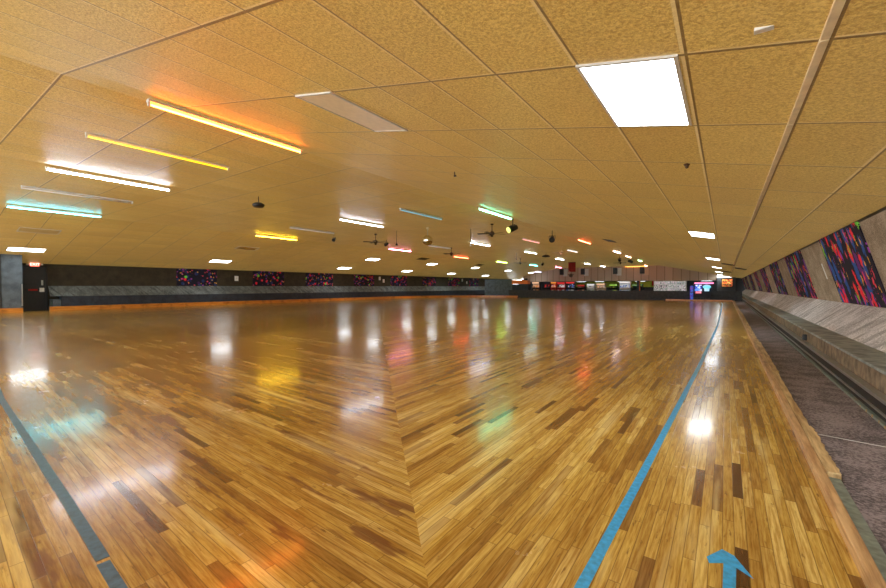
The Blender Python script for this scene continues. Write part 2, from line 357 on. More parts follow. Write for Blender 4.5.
# ================================================================ kerbs
def seg(name, x0, x1, y0, y1, z1, mat, b=.006): return MB().box((x0, y0, -.01), (x1, y1, z1)).build(name, mat, None, None, b)
k = seg('trim_7', .465, .515, -1.2, 39.4, .055, M['kerb']); struct(k)
for i, (y0, y1, x1, z1) in enumerate([(3.33, 4.35, .585, .06), (4.36, 6.9, .575, .055), (6.92, 10.4, .59, .06), (10.42, 15.5, .58, .055), (15.6, 22.4, .59, .06), (22.5, 30.7, .58, .055), (30.8, 39.4, .59, .06)]):
    pr = [(.517, y0)]; yy = y0
    pr = [(.517, y0)]+[(x1+random.uniform(-.008, .008), y0+(y1-y0)*t/24) for t in range(25)]+[(.517, y1)]
    struct(MB().prism_z(pr, -.01, z1).build('trim_8', M['kerbpale'], None, None, .004))
struct(seg('trim_9', .517, .575, 2.2, 3.31, .035, M['greystrip'], .003))
struct(MB().prism_z([(.517, -1), (.62, -1), (.61, 1.4), (.585, 2.0), (.56, 2.18), (.517, 2.19)], -.01, .06).build('trim_10', M['orange_wood'], None, None, .006))
# left kerb with the rounded far corner, raised platform behind it
path = [(-26.74, y) for y in (4.95, 8, 12, 16, 20, 24, 28, 31)]
R0 = 8.6; cxk, cyk = -26.74+R0, 31
path += [(cxk-R0*math.cos(t*math.pi/2/10), cyk+R0*math.sin(t*math.pi/2/10)) for t in range(1, 11)]
def strip(path, w, z0, z1):
    m = MB(); n = len(path); L = []
    for i, p in enumerate(path):
        a = Vector(path[max(0, i-1)]); b = Vector(path[min(n-1, i+1)]); d = (b-a).normalized(); nn = Vector((-d.y, d.x))
        L.append((Vector(p), Vector(p)+nn*w))
    vs = []
    for a, b in L: vs += [(a.x, a.y, z0), (a.x, a.y, z1), (b.x, b.y, z1), (b.x, b.y, z0)]
    fs = [(0, 1, 2, 3), (4*n-1, 4*n-2, 4*n-3, 4*n-4)]
    for i in range(n-1):
        for q in range(4): fs.append((4*i+q, 4*i+(q+1) % 4, 4*i+4+(q+1) % 4, 4*i+4+q))
    return m.add(vs, fs)
struct(strip(path, .12, 0, .21).build('trim_11', M['orange_wood']))
plat = [(p[0]-.12 if p[1] <= 31 else p[0], p[1]+(0 if p[1] <= 31 else .05)) for p in path]
pf = MB().prism_z([(-27.8, 5.08)]+plat+[(plat[-1][0], 41), (-27.8, 41)], 0, .18); struct(pf.build('floor_platform', M['carpet_dark']))
struct(MB().box((-18.14, 39.55, 0), (-12, 39.67, .10)).build('trim_12', M['charcoal']))
struct(MB().box((-4.2, 39.3, 0), (.46, 39.42, .11)).build('trim_13', M['orange_wood']))
struct(MB().box((-26.3, 1.5, 0), (-26.16, 3.95, .21)).build('trim_14', M['orange_wood']))
# ================================================================ benches
b = thing('bench', 'long carpeted bench with streaky pale grey sloped back rest along the right wall', 'bench', (1.12, 20, 0))
def loc(m, name, mat, **k): m.v = [(x-1.12, y-20, z) for x, y, z in m.v]; return m.build(name, mat, b, **k)
loc(MB().prism_y([(1.17, .43), (1.17, 0), (1.40, 0), (1.42, .43)], YN, 57.5), 'bench_front', M['bench_front'])
loc(MB().box((1.12, YN, .0), (1.17, 57.5, .20)), 'baseboard', M['blackrub'])
loc(MB().box((1.095, YN, .195), (1.165, 57.5, .23)), 'metal_strip', M['steel'], bevel=.004)
loc(MB().box((1.10, YN, .085), (1.12, 57.5, .10)), 'metal_strip', M['steel'], bevel=.003)
loc(MB().box((1.085, YN, 0), (1.12, 57.5, .035)), 'floor_strip', M['greystrip'], bevel=.003)
loc(MB().box((1.12, YN, .425), (1.50, 57.5, .455)), 'seat', M['bench_top'], bevel=.01)
loc(MB().prism_y([(1.44, .45), (1.52, .45), (XB+.05, ZB), (XB-.03, ZB+.01)], YN, 57.5), 'backrest', M['pad'], bevel=.01)
for i in range(14):
    y = 3+i*.19+random.random()*.05; s_ = random.uniform(.012, .04); loc(MB().box((1.083, y, .004), (1.089, y+s_, .03+random.random()*.01)), 'scuff_mark', M['kerbpale'])
t = thing('outlet_box', 'small black outlet box on the face of the right bench', 'outlet box', (1.155, 9.35, .30))
MB().box((-.045, -.045, -.05), (0.012, .045, .05)).build('housing', M['black'], t, bevel=.008); MB().box((-.05, -.025, -.03), (-.044, .025, .03)).build('socket_plate', M['blackrub'], t)
b2 = thing('bench', 'long dark bench with slate carpeted back rest along the left wall', 'bench', (-27.3, 28, .18))
def loc2(m, name, mat, **k): m.v = [(x+27.3, y-28, z-.18) for x, y, z in m.v]; return m.build(name, mat, b2, **k)
loc2(MB().prism_y([(-26.95, .66), (-26.95, .18), (-27.3, .18), (-27.3, .66)], 5.4, 52), 'bench_front', M['navy'])
loc2(MB().box((-27.5, 5.4, .66), (-26.92, 52, .70)), 'seat', M['navy'], bevel=.01)
loc2(MB().prism_y([(-27.35, .70), (-27.5, .70), (-27.83, 1.2), (-27.76, 1.22)], 5.1, 52), 'backrest', M['leftpad'])
loc2(MB().box((-27.7, 5.1, .18), (-26.9, 5.38, .55)), 'end_step', M['block'], bevel=.01)
# ================================================================ tape marks
def tapeline(name, pts, w, z, mat, label, gaps=()):
    m = MB(); n = len(pts)
    for i in range(n-1):
        a, b_ = Vector(pts[i]), Vector(pts[i+1]); d = (b_-a).normalized(); nn = Vector((-d.y, d.x))*w/2
        m.add([(*(a-nn), z), (*(a+nn), z), (*(b_+nn), z), (*(b_-nn), z), (*(a-nn), z-.0015), (*(a+nn), z-.0015), (*(b_+nn), z-.0015), (*(b_-nn), z-.0015)], [(0, 1, 2, 3), (0, 4, 5, 1), (3, 2, 6, 7), (0, 3, 7, 4), (1, 5, 6, 2)])
    return tag(m.build(name, mat), label, 'floor line')
tapeline('tape_line', [(-.50, -1), (-.455, 1.2), (-.452, 1.6), (-.42, 2.69), (-.36, 5), (-.305, 7.17), (-.24, 11), (-.18, 15), (-.165, 25), (-.16, 33), (-.25, 36)], .046, .002, M['tape'], 'long bright blue tape line on the maple floor leading away on the right')
left = [(-1.2, .50), (-1.93, .535), (-1.98, .54)]
tapeline('tape_line', [(-9, .99), (-6.2, .765), (-3.8, .645), (-2.9, .60), (-2.20, .56)], .047, .002, M['tape_old'], 'worn slate blue line crossing the maple floor at the lower left corner')
tapeline('tape_piece', [(-2.17, .553), (-1.2, .50)], .045, .002, M['tape_old'], 'short torn end of slate blue tape beyond the gap at the lower left')
arrow = [(.0, 2.185), (.045, 2.16), (.105, 2.035), (.05, 2.075), (.035, 1.6), (.0, 1.6), (.005, 2.08), (-.045, 2.045), (-.055, 2.085)]
tag(MB().prism_z(arrow, .0005, .002).build('tape_arrow', M['tape']), 'blue tape arrow on the floor pointing away near the bottom edge', 'floor arrow')
tag(MB().prism_z([(.58, 4.29), (1.09, 4.20), (1.09, 4.208), (.58, 4.299)], .0155, .018).build('tape_strip', M['white']), 'thin white strip across the mauve brown aisle carpet', 'tape strip')
# ================================================================ neon carpet panels on both walls
ux, uz = XB-XR, ZB-zc(XR)
def lean(t, off): # point on the leaning wall, t from top to bottom
    nl = math.hypot(ux, uz); nx, nz = uz/nl, -ux/nl
    if nx > 0: nx, nz = -nx, -nz
    return (XR+ux*t+nx*off, zc(XR)+uz*t+nz*off)
right_names = ['nearest the camera, after the tan strip', 'second from the camera, past the paper strip', 'third from the camera', 'fourth from the camera', 'fifth from the camera', 'sixth from the camera', 'seventh from the camera', 'farthest down the wall']
for i, (y0, y1) in enumerate([(8.15, 11.05), (13.65, 16.9), (19.4, 22.6), (25.4, 28.4), (31.6, 34.6), (38.3, 42), (46, 50), (54, 57.2)]):
    (xa, za), (xb, zb_), (xc, zc_), (xd, zd) = lean(.005, .012), lean(.985, .012), lean(.985, -.01), lean(.005, -.01)
    o = MB().prism_y([(xa, za), (xb, zb_), (xc, zc_), (xd, zd)], y0, y1).build('carpet_panel', M['neon_near'])
    tag(o, 'black neon brush panel on right wall, '+right_names[i], 'wall panel', 'neon brush panels on the right wall')
(xa, za), (xb, zb_) = lean(.36, .004), lean(.62, .004)
(xc, zc_), (xd, zd) = lean(.62, -.002), lean(.36, -.002)
tag(MB().prism_y([(xa, za), (xb, zb_), (xc, zc_), (xd, zd)], 11.62, 11.72).build('paper_strip', M['white']), 'narrow white paper strip stuck between the two nearest neon panels', 'paper strip')
lp = ['nearest the exit door', 'second from the exit door', 'third from the exit door', 'fourth from the exit door', 'fifth from the exit door', 'sixth from the exit door', 'seventh from the exit door', 'farthest from the exit door']
for i, (y0, y1) in enumerate([(10.87, 13.28), (15.78, 18.28), (20.25, 22.97), (25.4, 27.95), (30.35, 32.85), (35.55, 38.05), (40.7, 43.2), (45.7, 48.0)]):
    tag(MB().box((XL, y0, 1.24), (XL+.02, y1, zc(XL)-.0), ).build('carpet_panel', M['neon_far']), 'navy wall panel with neon dots on the left wall, '+lp[i], 'wall panel', 'neon dot panels on the left wall')
for i, (y, z, lab) in enumerate([(14.6, 1.75, 'small white wall plate between the first two neon dot panels'), (28.75, 1.98, 'upper of two small white plates after the fourth neon dot panel'), (29.3, 1.75, 'lower of two small white plates after the fourth neon dot panel'), (43.9, 2.0, 'upper small white plate past the seventh dot panel'), (45.0, 1.7, 'lower small white plate past the seventh dot panel')]):
    t = thing('wall_plate', lab, 'wall plate', (XL, y, z), 0, 'white plates on the left wall')
    pl = MB().box((0, -.13, -.17), (.03, .13, .17)).build('plate', M['white'], t, bevel=.008); MB().box((.03, -.03, -.05), (.04, .03, .05)).build('toggle', M['offwhite'], pl)
# ================================================================ exit door and sign
d = bpy.data.objects.new('door_1', None); COL.objects.link(d); d.location = (XL, 4.6, 0); d['kind'] = 'structure'
MB().box((.0, -.40, .0), (.05, .40, 2.12)).build('door_leaf', M['door'], d)
MB().box((0, -.47, 0), (.08, -.40, 2.2)).box((0, .40, 0), (.08, .47, 2.2)).box((0, -.47, 2.12), (.08, .47, 2.2)).build('door_frame', M['black'], d)
MB().box((.05, -.36, 1.02), (.10, .36, 1.10)).build('push_bar', M['black'], d, bevel=.01)
MB().box((.05, -.39, 1.28), (.06, .39, 1.30)).build('door_rail', M['black'], d)
MB().box((.10, -.22, .98), (.105, .10, 1.06)).build('red_sticker', M['red'], d)
MB().box((.05, .17, .92), (.12, .34, 1.12)).build('lock_box', M['white'], d, bevel=.01)
MB().box((.05, .24, 1.25), (.08, .31, 1.5)).build('door_handle', M['steel'], d, bevel=.01)
t = thing('exit_sign', 'lit red exit sign with two white lamp heads above the black door', 'exit sign', (XL, 4.62, 2.17))
MB().box((.02, -.17, .0), (.10, .17, .2)).build('housing', M['exitred'], t, bevel=.01)
for s_ in (-1, 1):
    h = MB().cyl((.06, s_*.17, .12), (.06, s_*.22, .12), .02).ball((.07, s_*.25, .11), .055, 12, 8); h.build('lamp_head', M['white'], t, smooth=True)
fc = bpy.data.curves.new('exit_text', 'FONT'); fc.body = 'EXIT'; fc.size = .17; fc.extrude = .003; fc.align_x = 'CENTER'; fc.align_y = 'CENTER'
fo = bpy.data.objects.new('tmp', fc); COL.objects.link(fo); bpy.context.view_layer.update()
me = bpy.data.meshes.new_from_object(fo); bpy.data.objects.remove(fo); me.materials.clear(); me.materials.append(M['exitlit'])
tx = bpy.data.objects.new('lettering', me); COL.objects.link(tx); tx.parent = t; tx.location = (.104, 0, .1); tx.rotation_euler = (math.pi/2, 0, math.pi/2)
# ================================================================ recessed troffers
def tilt(x): return math.atan(SL) if x > X1 else (0 if x > X2 else -math.atan(SL))
def troffer(xc, yc, lit, label, frame=True):
    lw, ll = .61, 1.22
    t = thing('ceiling_light' if lit else 'unlit_ceiling_light', label, 'ceiling light', (xc, yc, zc(xc)), 0, 'lit recessed ceiling lights' if lit else 'unlit recessed ceiling lights')
    t.rotation_euler = (0, tilt(xc), 0)
    hw, hl = lw/2-.012, ll/2-.012; fw = .022
    MB().box((-hw, -hl, -.012), (-hw+fw, hl, .01)).box((hw-fw, -hl, -.012), (hw, hl, .01)).box((-hw+fw, -hl, -.012), (hw-fw, -hl+fw, .01)).box((-hw+fw, hl-fw, -.012), (hw-fw, hl, .01)).build('frame', M['offwhite'], t)
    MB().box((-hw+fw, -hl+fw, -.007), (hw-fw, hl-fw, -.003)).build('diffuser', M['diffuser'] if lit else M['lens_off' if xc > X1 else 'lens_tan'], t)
    return t
def cell(i, j): # centre of tile cell i, j on the near slope
    return TX0+(i+.5)*WS, TY0+1.22*(j+.5)
x, y = cell(-2, 0); troffer(x, y, True, 'large bright ceiling light nearest the camera')
x, y = cell(-7, 0); troffer(x, y, False, 'unlit yellowed ceiling light beside the orange tube, nearest the camera')
names = ['second from the camera over the right side', 'third from the camera over the right side', 'fourth from the camera over the right side', 'fifth from the camera over the right side', 'farthest from the camera over the right side']
for k_, j in enumerate((8, 17, 26, 35, 44)):
    x, y = cell(-2, j if j > 8 else 7.7); troffer(x, y-(.0), True, 'bright ceiling light '+names[k_])
for (x, y, lab) in [(-25.4, 3.98, 'above the blue grey corner wall by the exit sign'), (-25.7, 12.5, 'above the nearest neon dot panel'), (-25.9, 22.6, 'above the third neon dot panel'), (-25.9, 30.6, 'above the fifth neon dot panel'), (-26.1, 38.8, 'above the sixth neon dot panel'), (-26.3, 47.3, 'above the farthest neon dot panel')]:
    troffer(x, y, True, 'lit ceiling light by left wall, '+lab)
for (x, y, lab) in [(-22.9, 22.9, 'nearest of its row'), (-22.95, 30.8, 'second of its row'), (-23.1, 39.2, 'third of its row'), (-23.3, 47.9, 'fourth of its row'), (-23.5, 56.0, 'farthest of its row')]:
    troffer(x, y, True, 'lit ceiling light on the left slope farther from the wall, '+lab)
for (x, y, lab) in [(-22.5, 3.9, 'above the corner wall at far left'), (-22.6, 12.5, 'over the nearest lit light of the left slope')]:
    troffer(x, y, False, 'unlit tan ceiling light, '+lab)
for (x, y, L, lab) in [(.75, 31, .61, 'nearest dark slot in the ceiling right of the far lit lights'), (.1, 27.5, .61, 'long dark slot in the ceiling beside the third bright light'), (.1, 41, .61, 'farthest dark slot in the ceiling near the grey pier'), (-21.6, 27.7, .61, 'dark slot on the left ceiling slope near the pink tube'), (-21.9, 38, .61, 'dark slot on the left ceiling slope under the yellow green tube'), (-4.6, 20.5, .4, 'thin dark slot in the ceiling left of the second bright light')]:
    t = thing('ceiling_vent', lab, 'vent', (x, y, zc(x)), 0, 'dark ceiling slots'); t.rotation_euler = (0, tilt(x), 0)
    MB().box((-L/2, -.6, -.012), (L/2, .6, .004)).build('frame', M['slot'], t, bevel=.004)
    s_ = MB()
    for q in range(9): s_.box((-L/2+.03, -.52+q*.12, -.022), (L/2-.03, -.48+q*.12, -.012))
    s_.build('louvre', M['brown'], t)
# ================================================================ hanging tube fixtures
def tube(x, y0, colour, lit, label, L=2.44, drop=.115, hw=.045, es=None):
    z = zc(x)
    t = thing('fluorescent_tube_light', label, 'tube light', (x, y0, z), 0, 'tube lights hung under the ceiling')
    hs = MB()
    prof = [(-.035, -.05), (.035, -.05), (.05, -.075), (-.05, -.075)]
    hs.prism_y([(-.032, -.035), (.032, -.035), (.045, -.07), (-.045, -.07)], 0, L); hs.build('housing', M['offwhite'] if lit is not True else M['offwhite'], t)
    key = 'tube_'+'_'.join('%.2f' % c_ for c_ in colour)+str(lit)+str(es)
    if key not in M:
        M[key] = glow(key.replace('.', ''), colour, (es or TUBE) if lit else (es or 0), tuple(.25+.6*c_ for c_ in colour))  # tubes taken as unlit get a weak added glow; yellow tints the ceiling
    MB().cyl((0, .03, -drop+.012), (0, L-.03, -drop+.012), .015, 10).build('tube', M[key], t, smooth=True)
    for yy in (.0, L-.03): MB().box((-.02, yy, -drop-.012), (.02, yy+.03, -.06)).build('lamp_holder', M['offwhite'], t, bevel=.003)
    for yy in (.25, L-.25): MB().cyl((0, yy, -.036), (0, yy, 0.01), .008, 6).build('hanger', M['steel'], t)
    return t
OR = (1, .17, .015); YE = (1, .62, .02); WH = (.78, .86, 1); CY = (.05, .75, .9); PK = (1, .25, .45); GR = (.15, .9, .5); RD = (1, .10, .04); YG_ = (.6, .95, .15)
rows = {0: 'nearest row', 1: 'second row', 2: 'third row', 3: 'fourth row', 4: 'fifth row', 5: 'sixth row', 6: 'farthest row'}
colw = {-6.5: 'closest to the near ceiling fold', -9.1: 'second column from the near fold', -12.4: 'middle column of the flat ceiling', -15.7: 'fourth column from the near fold', -19.3: 'outermost column on the left'}
LST = [(-6.5, 2.21, OR, 1, 'orange', 0, 1.2), (-9.06, 2.16, (1, .55, .0), 0, 'dull yellow', 0, .55), (-12.35, 2.25, WH, 1, 'white', 0, 1.5), (-15.2, 2.30, (.75, .72, .68), 0, 'white unlit', 0, .0), (-19.15, 2.55, CY, 1, 'cyan', 0, 1.3),
 (-19.65, 11.3, YE, 1, 'golden yellow', 1, 1.3), (-15.8, 10.7, (.75, .75, .75), 0, 'white unlit', 1, 0.05), (-12.3, 10.5, WH, 1, 'white', 1, 1), (-9.05, 10.35, (.1, .35, .45), 0, 'dim blue unlit', 1, .25), (-6.6, 11.4, GR, 1, 'green', 1, 1),
 (-19.1, 20.6, PK, 1, 'pink', 2, 1), (-15.55, 20.55, (.75, .75, .75), 0, 'white unlit', 2, .1), (-12.4, 20.4, WH, 1, 'white', 2, 1), (-9.15, 20.6, (1, .4, .35), 0, 'faint pink unlit', 2, .5), (-6.5, 21.8, RD, 1, 'orange red', 2, 1),
 (-19.4, 29.2, RD, 1, 'red', 3, 1), (-12.3, 28.0, (.8, 1, .95), 1, 'greenish white', 3, .6), (-9.25, 28.5, (1, .9, .85), 0, 'pale unlit', 3, .8), (-6.5, 30.0, (1, .75, .75), 1, 'pinkish white', 3, .9),
 (-19.6, 37.6, YG_, 1, 'yellow green', 4, 1), (-12.95, 36.5, WH, 1, 'white', 4, .9), (-7.0, 36.9, (1, .45, .3), 1, 'salmon', 4, .8),
 (-19.3, 45.5, (.1, .9, .75), 1, 'turquoise', 5, 1), (-13.0, 46.0, WH, 1, 'white', 5, 1), (-7.1, 43.5, (.6, 1, .45), 1, 'light green', 5, .8),
 (-18.6, 52.5, (1, .2, .3), 1, 'rosy red', 6, 1.2), (-13.1, 53.5, WH, 1, 'white', 6, 1.2), (-8.2, 54.5, (1, .35, .25), 1, 'coral', 6, 1), (-22.5, 55.0, (.7, .7, 1), 1, 'lavender white', 6, .3)]
for x, y, cl, lit, cn, r, k_ in LST:
    key = min(colw, key=lambda q: abs(q-x)); lab = cn+' tube light, '+rows[r]+', '+colw[key]
    if x < X2: lab = 'lavender white lit tube light over the far dark partition on the left'
    tube(x, y, cl, bool(lit), lab, es=(TUBE*k_ if lit else k_))
# long orange strip along the foot of the ceiling at the gable
tag(MB().cyl((-11, YG-.12, ZM-.06), (-8.3, YG-.12, ZM-.06), .04, 8).build('neon_strip', glow('amber_strip', (1, .4, .05), .6)), 'amber glowing strip at the top of the far siding wall', 'neon strip')
# ================================================================ ceiling fans
def fan(x, y, label, blade=M['brown'], rz=0, drop=.42, n=5, R=.62):
    t = thing('ceiling_fan', label, 'ceiling fan', (x, y, ZM), rz, 'ceiling fans')
    MB().lathe([(0, 0), (.07, 0), (.06, -.05), (.015, -.06), (.015, -drop+.10), (.015, -drop+.08)], 14).build('downrod', blade, t, smooth=True)
    MB().lathe([(.0, -drop+.1), (.06, -drop+.09), (.11, -drop+.03), (.11, -drop-.03), (.06, -drop-.08), (.05, -drop-.14), (0, -drop-.15)], 16).build('motor', blade, t, smooth=True)
    for q in range(n):
        a = 2*math.pi*q/n; Mx = Matrix.Rotation(a, 4, 'Z') @ Matrix.Translation((0, 0, -drop)) @ Matrix.Rotation(math.radians(12), 4, 'X')
        MB().box((.10, -.018, -.006), (.22, .018, .006), Mx).add([tuple(Mx @ Vector(v)) for v in [(.2, -.05, -.005), (R, -.075, -.005), (R+.02, 0, -.005), (R, .075, -.005), (.2, .05, -.005), (.2, -.05, .005), (R, -.075, .005), (R+.02, 0, .005), (R, .075, .005), (.2, .05, .005)]], [(4, 3, 2, 1, 0), (5, 6, 7, 8, 9), (0, 1, 6, 5), (1, 2, 7, 6), (2, 3, 8, 7), (3, 4, 9, 8), (4, 0, 5, 9)]).build('blade', blade, t)
    return t
fan(-14.7, 14.9, 'dark brown ceiling fan left of the nearer pink tube', rz=.3)
fan(-8.25, 15.4, 'dark brown ceiling fan between the green tube and a white tube', rz=1.0)
fan(-15.6, 23.2, 'dark brown ceiling fan in front of the red tube', rz=.5)
fan(-9.0, 26.6, 'pale brown ceiling fan hanging before the pinkish white tube', M['cream'], rz=.2)
fan(-12.2, 52, 'peach coloured ceiling fan nearest the far siding wall', M['ivory'], rz=.4, drop=.5)
fan(-16.2, 36.0, 'dark ceiling fan in front of the turquoise tube', rz=.1)
fan(-8.3, 41.5, 'dark ceiling fan low before the light green tube', rz=.8)
# ================================================================ disco ball
t = thing('mirror_ball', 'mirrored disco ball hanging from a rod near the middle of the ceiling', 'mirror ball', (-11.2, 14.7, ZM))
MB().cyl((0, 0, 0), (0, 0, -.34), .012, 8).build('rod', M['steel'], t); MB().cyl((0, 0, 0), (0, 0, -.07), .06, 14).build('motor', M['cream'], t)
MB().ball((0, 0, -.58), .24, 26, 18).build('ball', M['mirror'], t)
for (x, y, L, lab) in [(-9.8, 16.2, .72, 'thin drop rod with a small white tip right of the mirrored ball'), (-13.0, 14.6, .62, 'thin drop rod hanging left of the mirrored ball'), (-13.6, 29.5, .45, 'dark drop rod beside the yellow green tube')]:
    t = thing('pendant_rod', lab, 'pendant rod', (x, y, ZM), 0); MB().cyl((0, 0, 0), (0, 0, -L), .011, 8).build('rod', M['brown'], t)
    MB().cyl((0, 0, -L), (0, 0, -L-.09), .04, 12, .055).build('lamp_cup', M['offwhite'] if 'white' in lab else M['black'], t)
# ================================================================ spotlights and effect lights
def spot(x, y, label, drop=.25, lens=None, rz=0, s=1):
    t = thing('spotlight', label, 'spotlight', (x, y, zc(x)), rz, 'spotlights under the ceiling'); t.scale = (s, s, s)
    MB().cyl((0, 0, 0), (0, 0, -drop+.06), .012, 8).build('stem', M['black'], t)
    MB().box((-.10, -.012, -drop-.02), (-.09, .012, -drop+.08)).box((.09, -.012, -drop-.02), (.10, .012, -drop+.08)).box((-.10, -.012, -drop+.07), (.10, .012, -drop+.085)).build('yoke', M['black'], t)
    cn_ = MB().cyl((0, .12, -drop+.03), (0, -.13, -drop-.06), .065, 14, .09).build('can', M['black'], t)
    MB().cyl((0, -.13, -drop-.06), (0, -.14, -drop-.064), .078, 14).build('lens', lens or M['blackrub'], cn_)
    return t
ygl = glow('yellow_green_lens', (.75, .8, .05), .35)
spot(-16.6, 13.8, 'black spotlight by the far ceiling fold beyond the unlit white tube', rz=.7)
spot(-16.0, 17.1, 'black spotlight at the near end of the nearer pink tube', rz=.2)
spot(-6.9, 14.6, 'black spotlight with a yellow green lens at the end of the green tube', lens=ygl, rz=-.5, s=1.5)
spot(-6.75, 18.6, 'black spotlight hanging left of the orange red tube', rz=.3, s=1.5)
spot(-7.6, 37.6, 'small black spotlight left of the salmon tube, upper one', rz=.3, s=1.4)
spot(-7.2, 40.2, 'small black spotlight right of the salmon tube', rz=1.2, s=1.5)
spot(-15.5, 40, 'black spotlight hanging before the turquoise tube', rz=.2, s=1.4)
t = thing('round_speaker', 'round black speaker hung flat under the ceiling left of the golden yellow tube', 'speaker', (-11.5, 6.72, ZM))
MB().cyl((0, 0, 0), (0, 0, -.19), .012, 8).build('stem', M['black'], t); MB().lathe([(0, -.18), (.10, -.19), (.17, -.23), (.175, -.27), (.14, -.31), (0, -.32)], 22).build('housing', M['black'], t, smooth=True)
MB().lathe([(0, -.325), (.12, -.322), (.13, -.31)], 20).build('grille', M['slot'], t)
t = thing('effect_light', 'flat black disc shaped effect light beyond the ceiling fans', 'effect light', (-11.6, 30.6, ZM))
MB().cyl((0, 0, 0), (0, 0, -.2), .012, 8).build('stem', M['black'], t); MB().lathe([(0, -.2), (.15, -.22), (.32, -.30), (.30, -.36), (0, -.40)], 22).build('housing', M['black'], t, smooth=True)
t = thing('effect_light', 'round mirrored effect light on a rod beside the red banner', 'effect light', (-17.3, 55, ZM))
MB().cyl((0, 0, 0), (0, 0, -1.0), .02, 8).build('rod', M['brown'], t); MB().ball((0, 0, -1.2), .26, 12, 8).build('globe', M['slot'], t); MB().box((-.4, -.05, -1.12), (.4, .05, -1.04)).build('arm', M['brown'], t)
# banner, speakers on the gable wall
t = thing('banner', 'dark red cloth banner hanging from the ceiling before the siding wall', 'banner', (-13.9, 44.5, ZM))
MB().box((-.42, -.02, -.05), (.42, .02, -.01)).build('top_bar', M['brown'], t)
bn = MB(); NB = 16
for i in range(NB+1):
    x = -.4+.8*i/NB; y = .03*math.sin(i*1.3); bn.v += [(x, y, -.05), (x, y, -1.08), (x, y+.01, -.05), (x, y+.01, -1.08)]
for i in range(NB): a = i*4; bn.f += [(a, a+1, a+5, a+4), (a+2, a+6, a+7, a+3)]
bn.build('cloth', M['red'], t)
for i, (x, lab) in enumerate([(-19.3, 'left of the red banner'), (-16.3, 'just right of the red banner'), (-12.0, 'right of the peach coloured fan'), (-8.7, 'rightmost on the siding wall')]):
    t = thing('loudspeaker', 'black loudspeaker high on the far siding, '+lab, 'speaker', (x, YG, 3.3), 0, 'loudspeakers on the far siding wall')
    MB().box((-.05, -.08, -.62), (.55, -.0, .38)).build('bracket_board', M['white'] if i < 3 else M['cream'], t)
    cb = MB().box((-.45, -.42, -.42), (.05, -.08, .42)).build('cabinet', M['black'], t, bevel=.02)
    MB().cyl((-.2, -.42, -.15), (-.2, -.44, -.15), .17, 18, .15).cyl((-.2, -.42, .24), (-.2, -.44, .24), .08, 14, .06).build('cone', M['blackrub'], cb)
# small things on the near ceiling
sx = -.36; sy = 5.15
t = thing('sprinkler_head', 'small rusty lump under the tile beyond the nearest bright ceiling light', 'sprinkler', (sx, sy, zc(sx)))
MB().cyl((0, 0, 0), (0, 0, -.02), .035, 10, .02).build('escutcheon', M['brown'], t); MB().ball((.0, 0, -.03), .018, 8, 6).build('deflector', M['slot'], t)
tag(MB().box((.10, 2.46, zc(.14)-.006), (.19, 2.50, zc(.14)+.012)).build('torn_tape', M['white']), 'scrap of torn white tape on the tile right of the nearest bright light', 'tape scrap')
t = thing('ceiling_hook', 'small dark hook on the sloped ceiling left of the green tube', 'hook', (-4.1, 6.2, zc(-4.1)))
MB().cyl((0, 0, 0), (0, 0, -.06), .008, 6).box((-.01, -.01, -.09), (.03, .01, -.06)).build('shank', M['brown'], t)
# ================================================================ games area beyond the half wall
def machine(x, y, wd, hgt, body, scr, top, label, cat='arcade machine'):
    t = thing('arcade_machine', label, cat, (x, y, 0), 0, 'arcade machines beyond the half wall')
    w2 = wd/2; prof = [(0, 0), (0, .8), (-.12, .95), (.12, 1.05), (.2, hgt-.32), (0, hgt-.25), (0, hgt), (.7, hgt), (.7, 0)]
    m = MB(); n = len(prof); m.add([(-w2, p, q) for p, q in prof]+[(w2, p, q) for p, q in prof], [tuple(range(n)), tuple(range(n, 2*n))[::-1]]+[(i, n+i, n+(i+1) % n, (i+1) % n) for i in range(n)])
    cb = m.build('cabinet', body, t)
    MB().add([(-w2+.06, .115, 1.08), (w2-.06, .115, 1.08), (w2-.06, .185, hgt-.34), (-w2+.06, .185, hgt-.34)], [(0, 1, 2, 3)]).add([(-w2+.06, .125, 1.08), (w2-.06, .125, 1.08), (w2-.06, .195, hgt-.34), (-w2+.06, .195, hgt-.34)], [(0, 1, 2, 3)]).build('screen', scr, t)
    MB().box((-w2+.02, -.02, hgt-.23), (w2-.02, .0, hgt-.02)).build('marquee', top, t)
    MB().box((-w2+.08, -.01, .2), (w2-.08, .0, .72)).build('front_art', scr, t)
    c_ = MB().cyl((-.1, .0, .98), (-.1, .0, 1.05), .012, 8).ball((-.1, 0, 1.06), .025, 8, 6); c_.build('joystick', M['black'], cb)
    return t
def pic(nm, *c, e=.5, sc=6, sd=0): return picture_mat(nm, [q if len(q) == 4 else (*q, 1) for q in c], sc, e, sd)
W_, K_, R_, O_, G_, B_, Pk = (.8, .8, .8), (.01, .01, .015), (.7, .03, .03), (.9, .3, .05), (.25, .5, .05), (.05, .15, .6), (.8, .35, .35)
P_ = (.85, .5, .3)
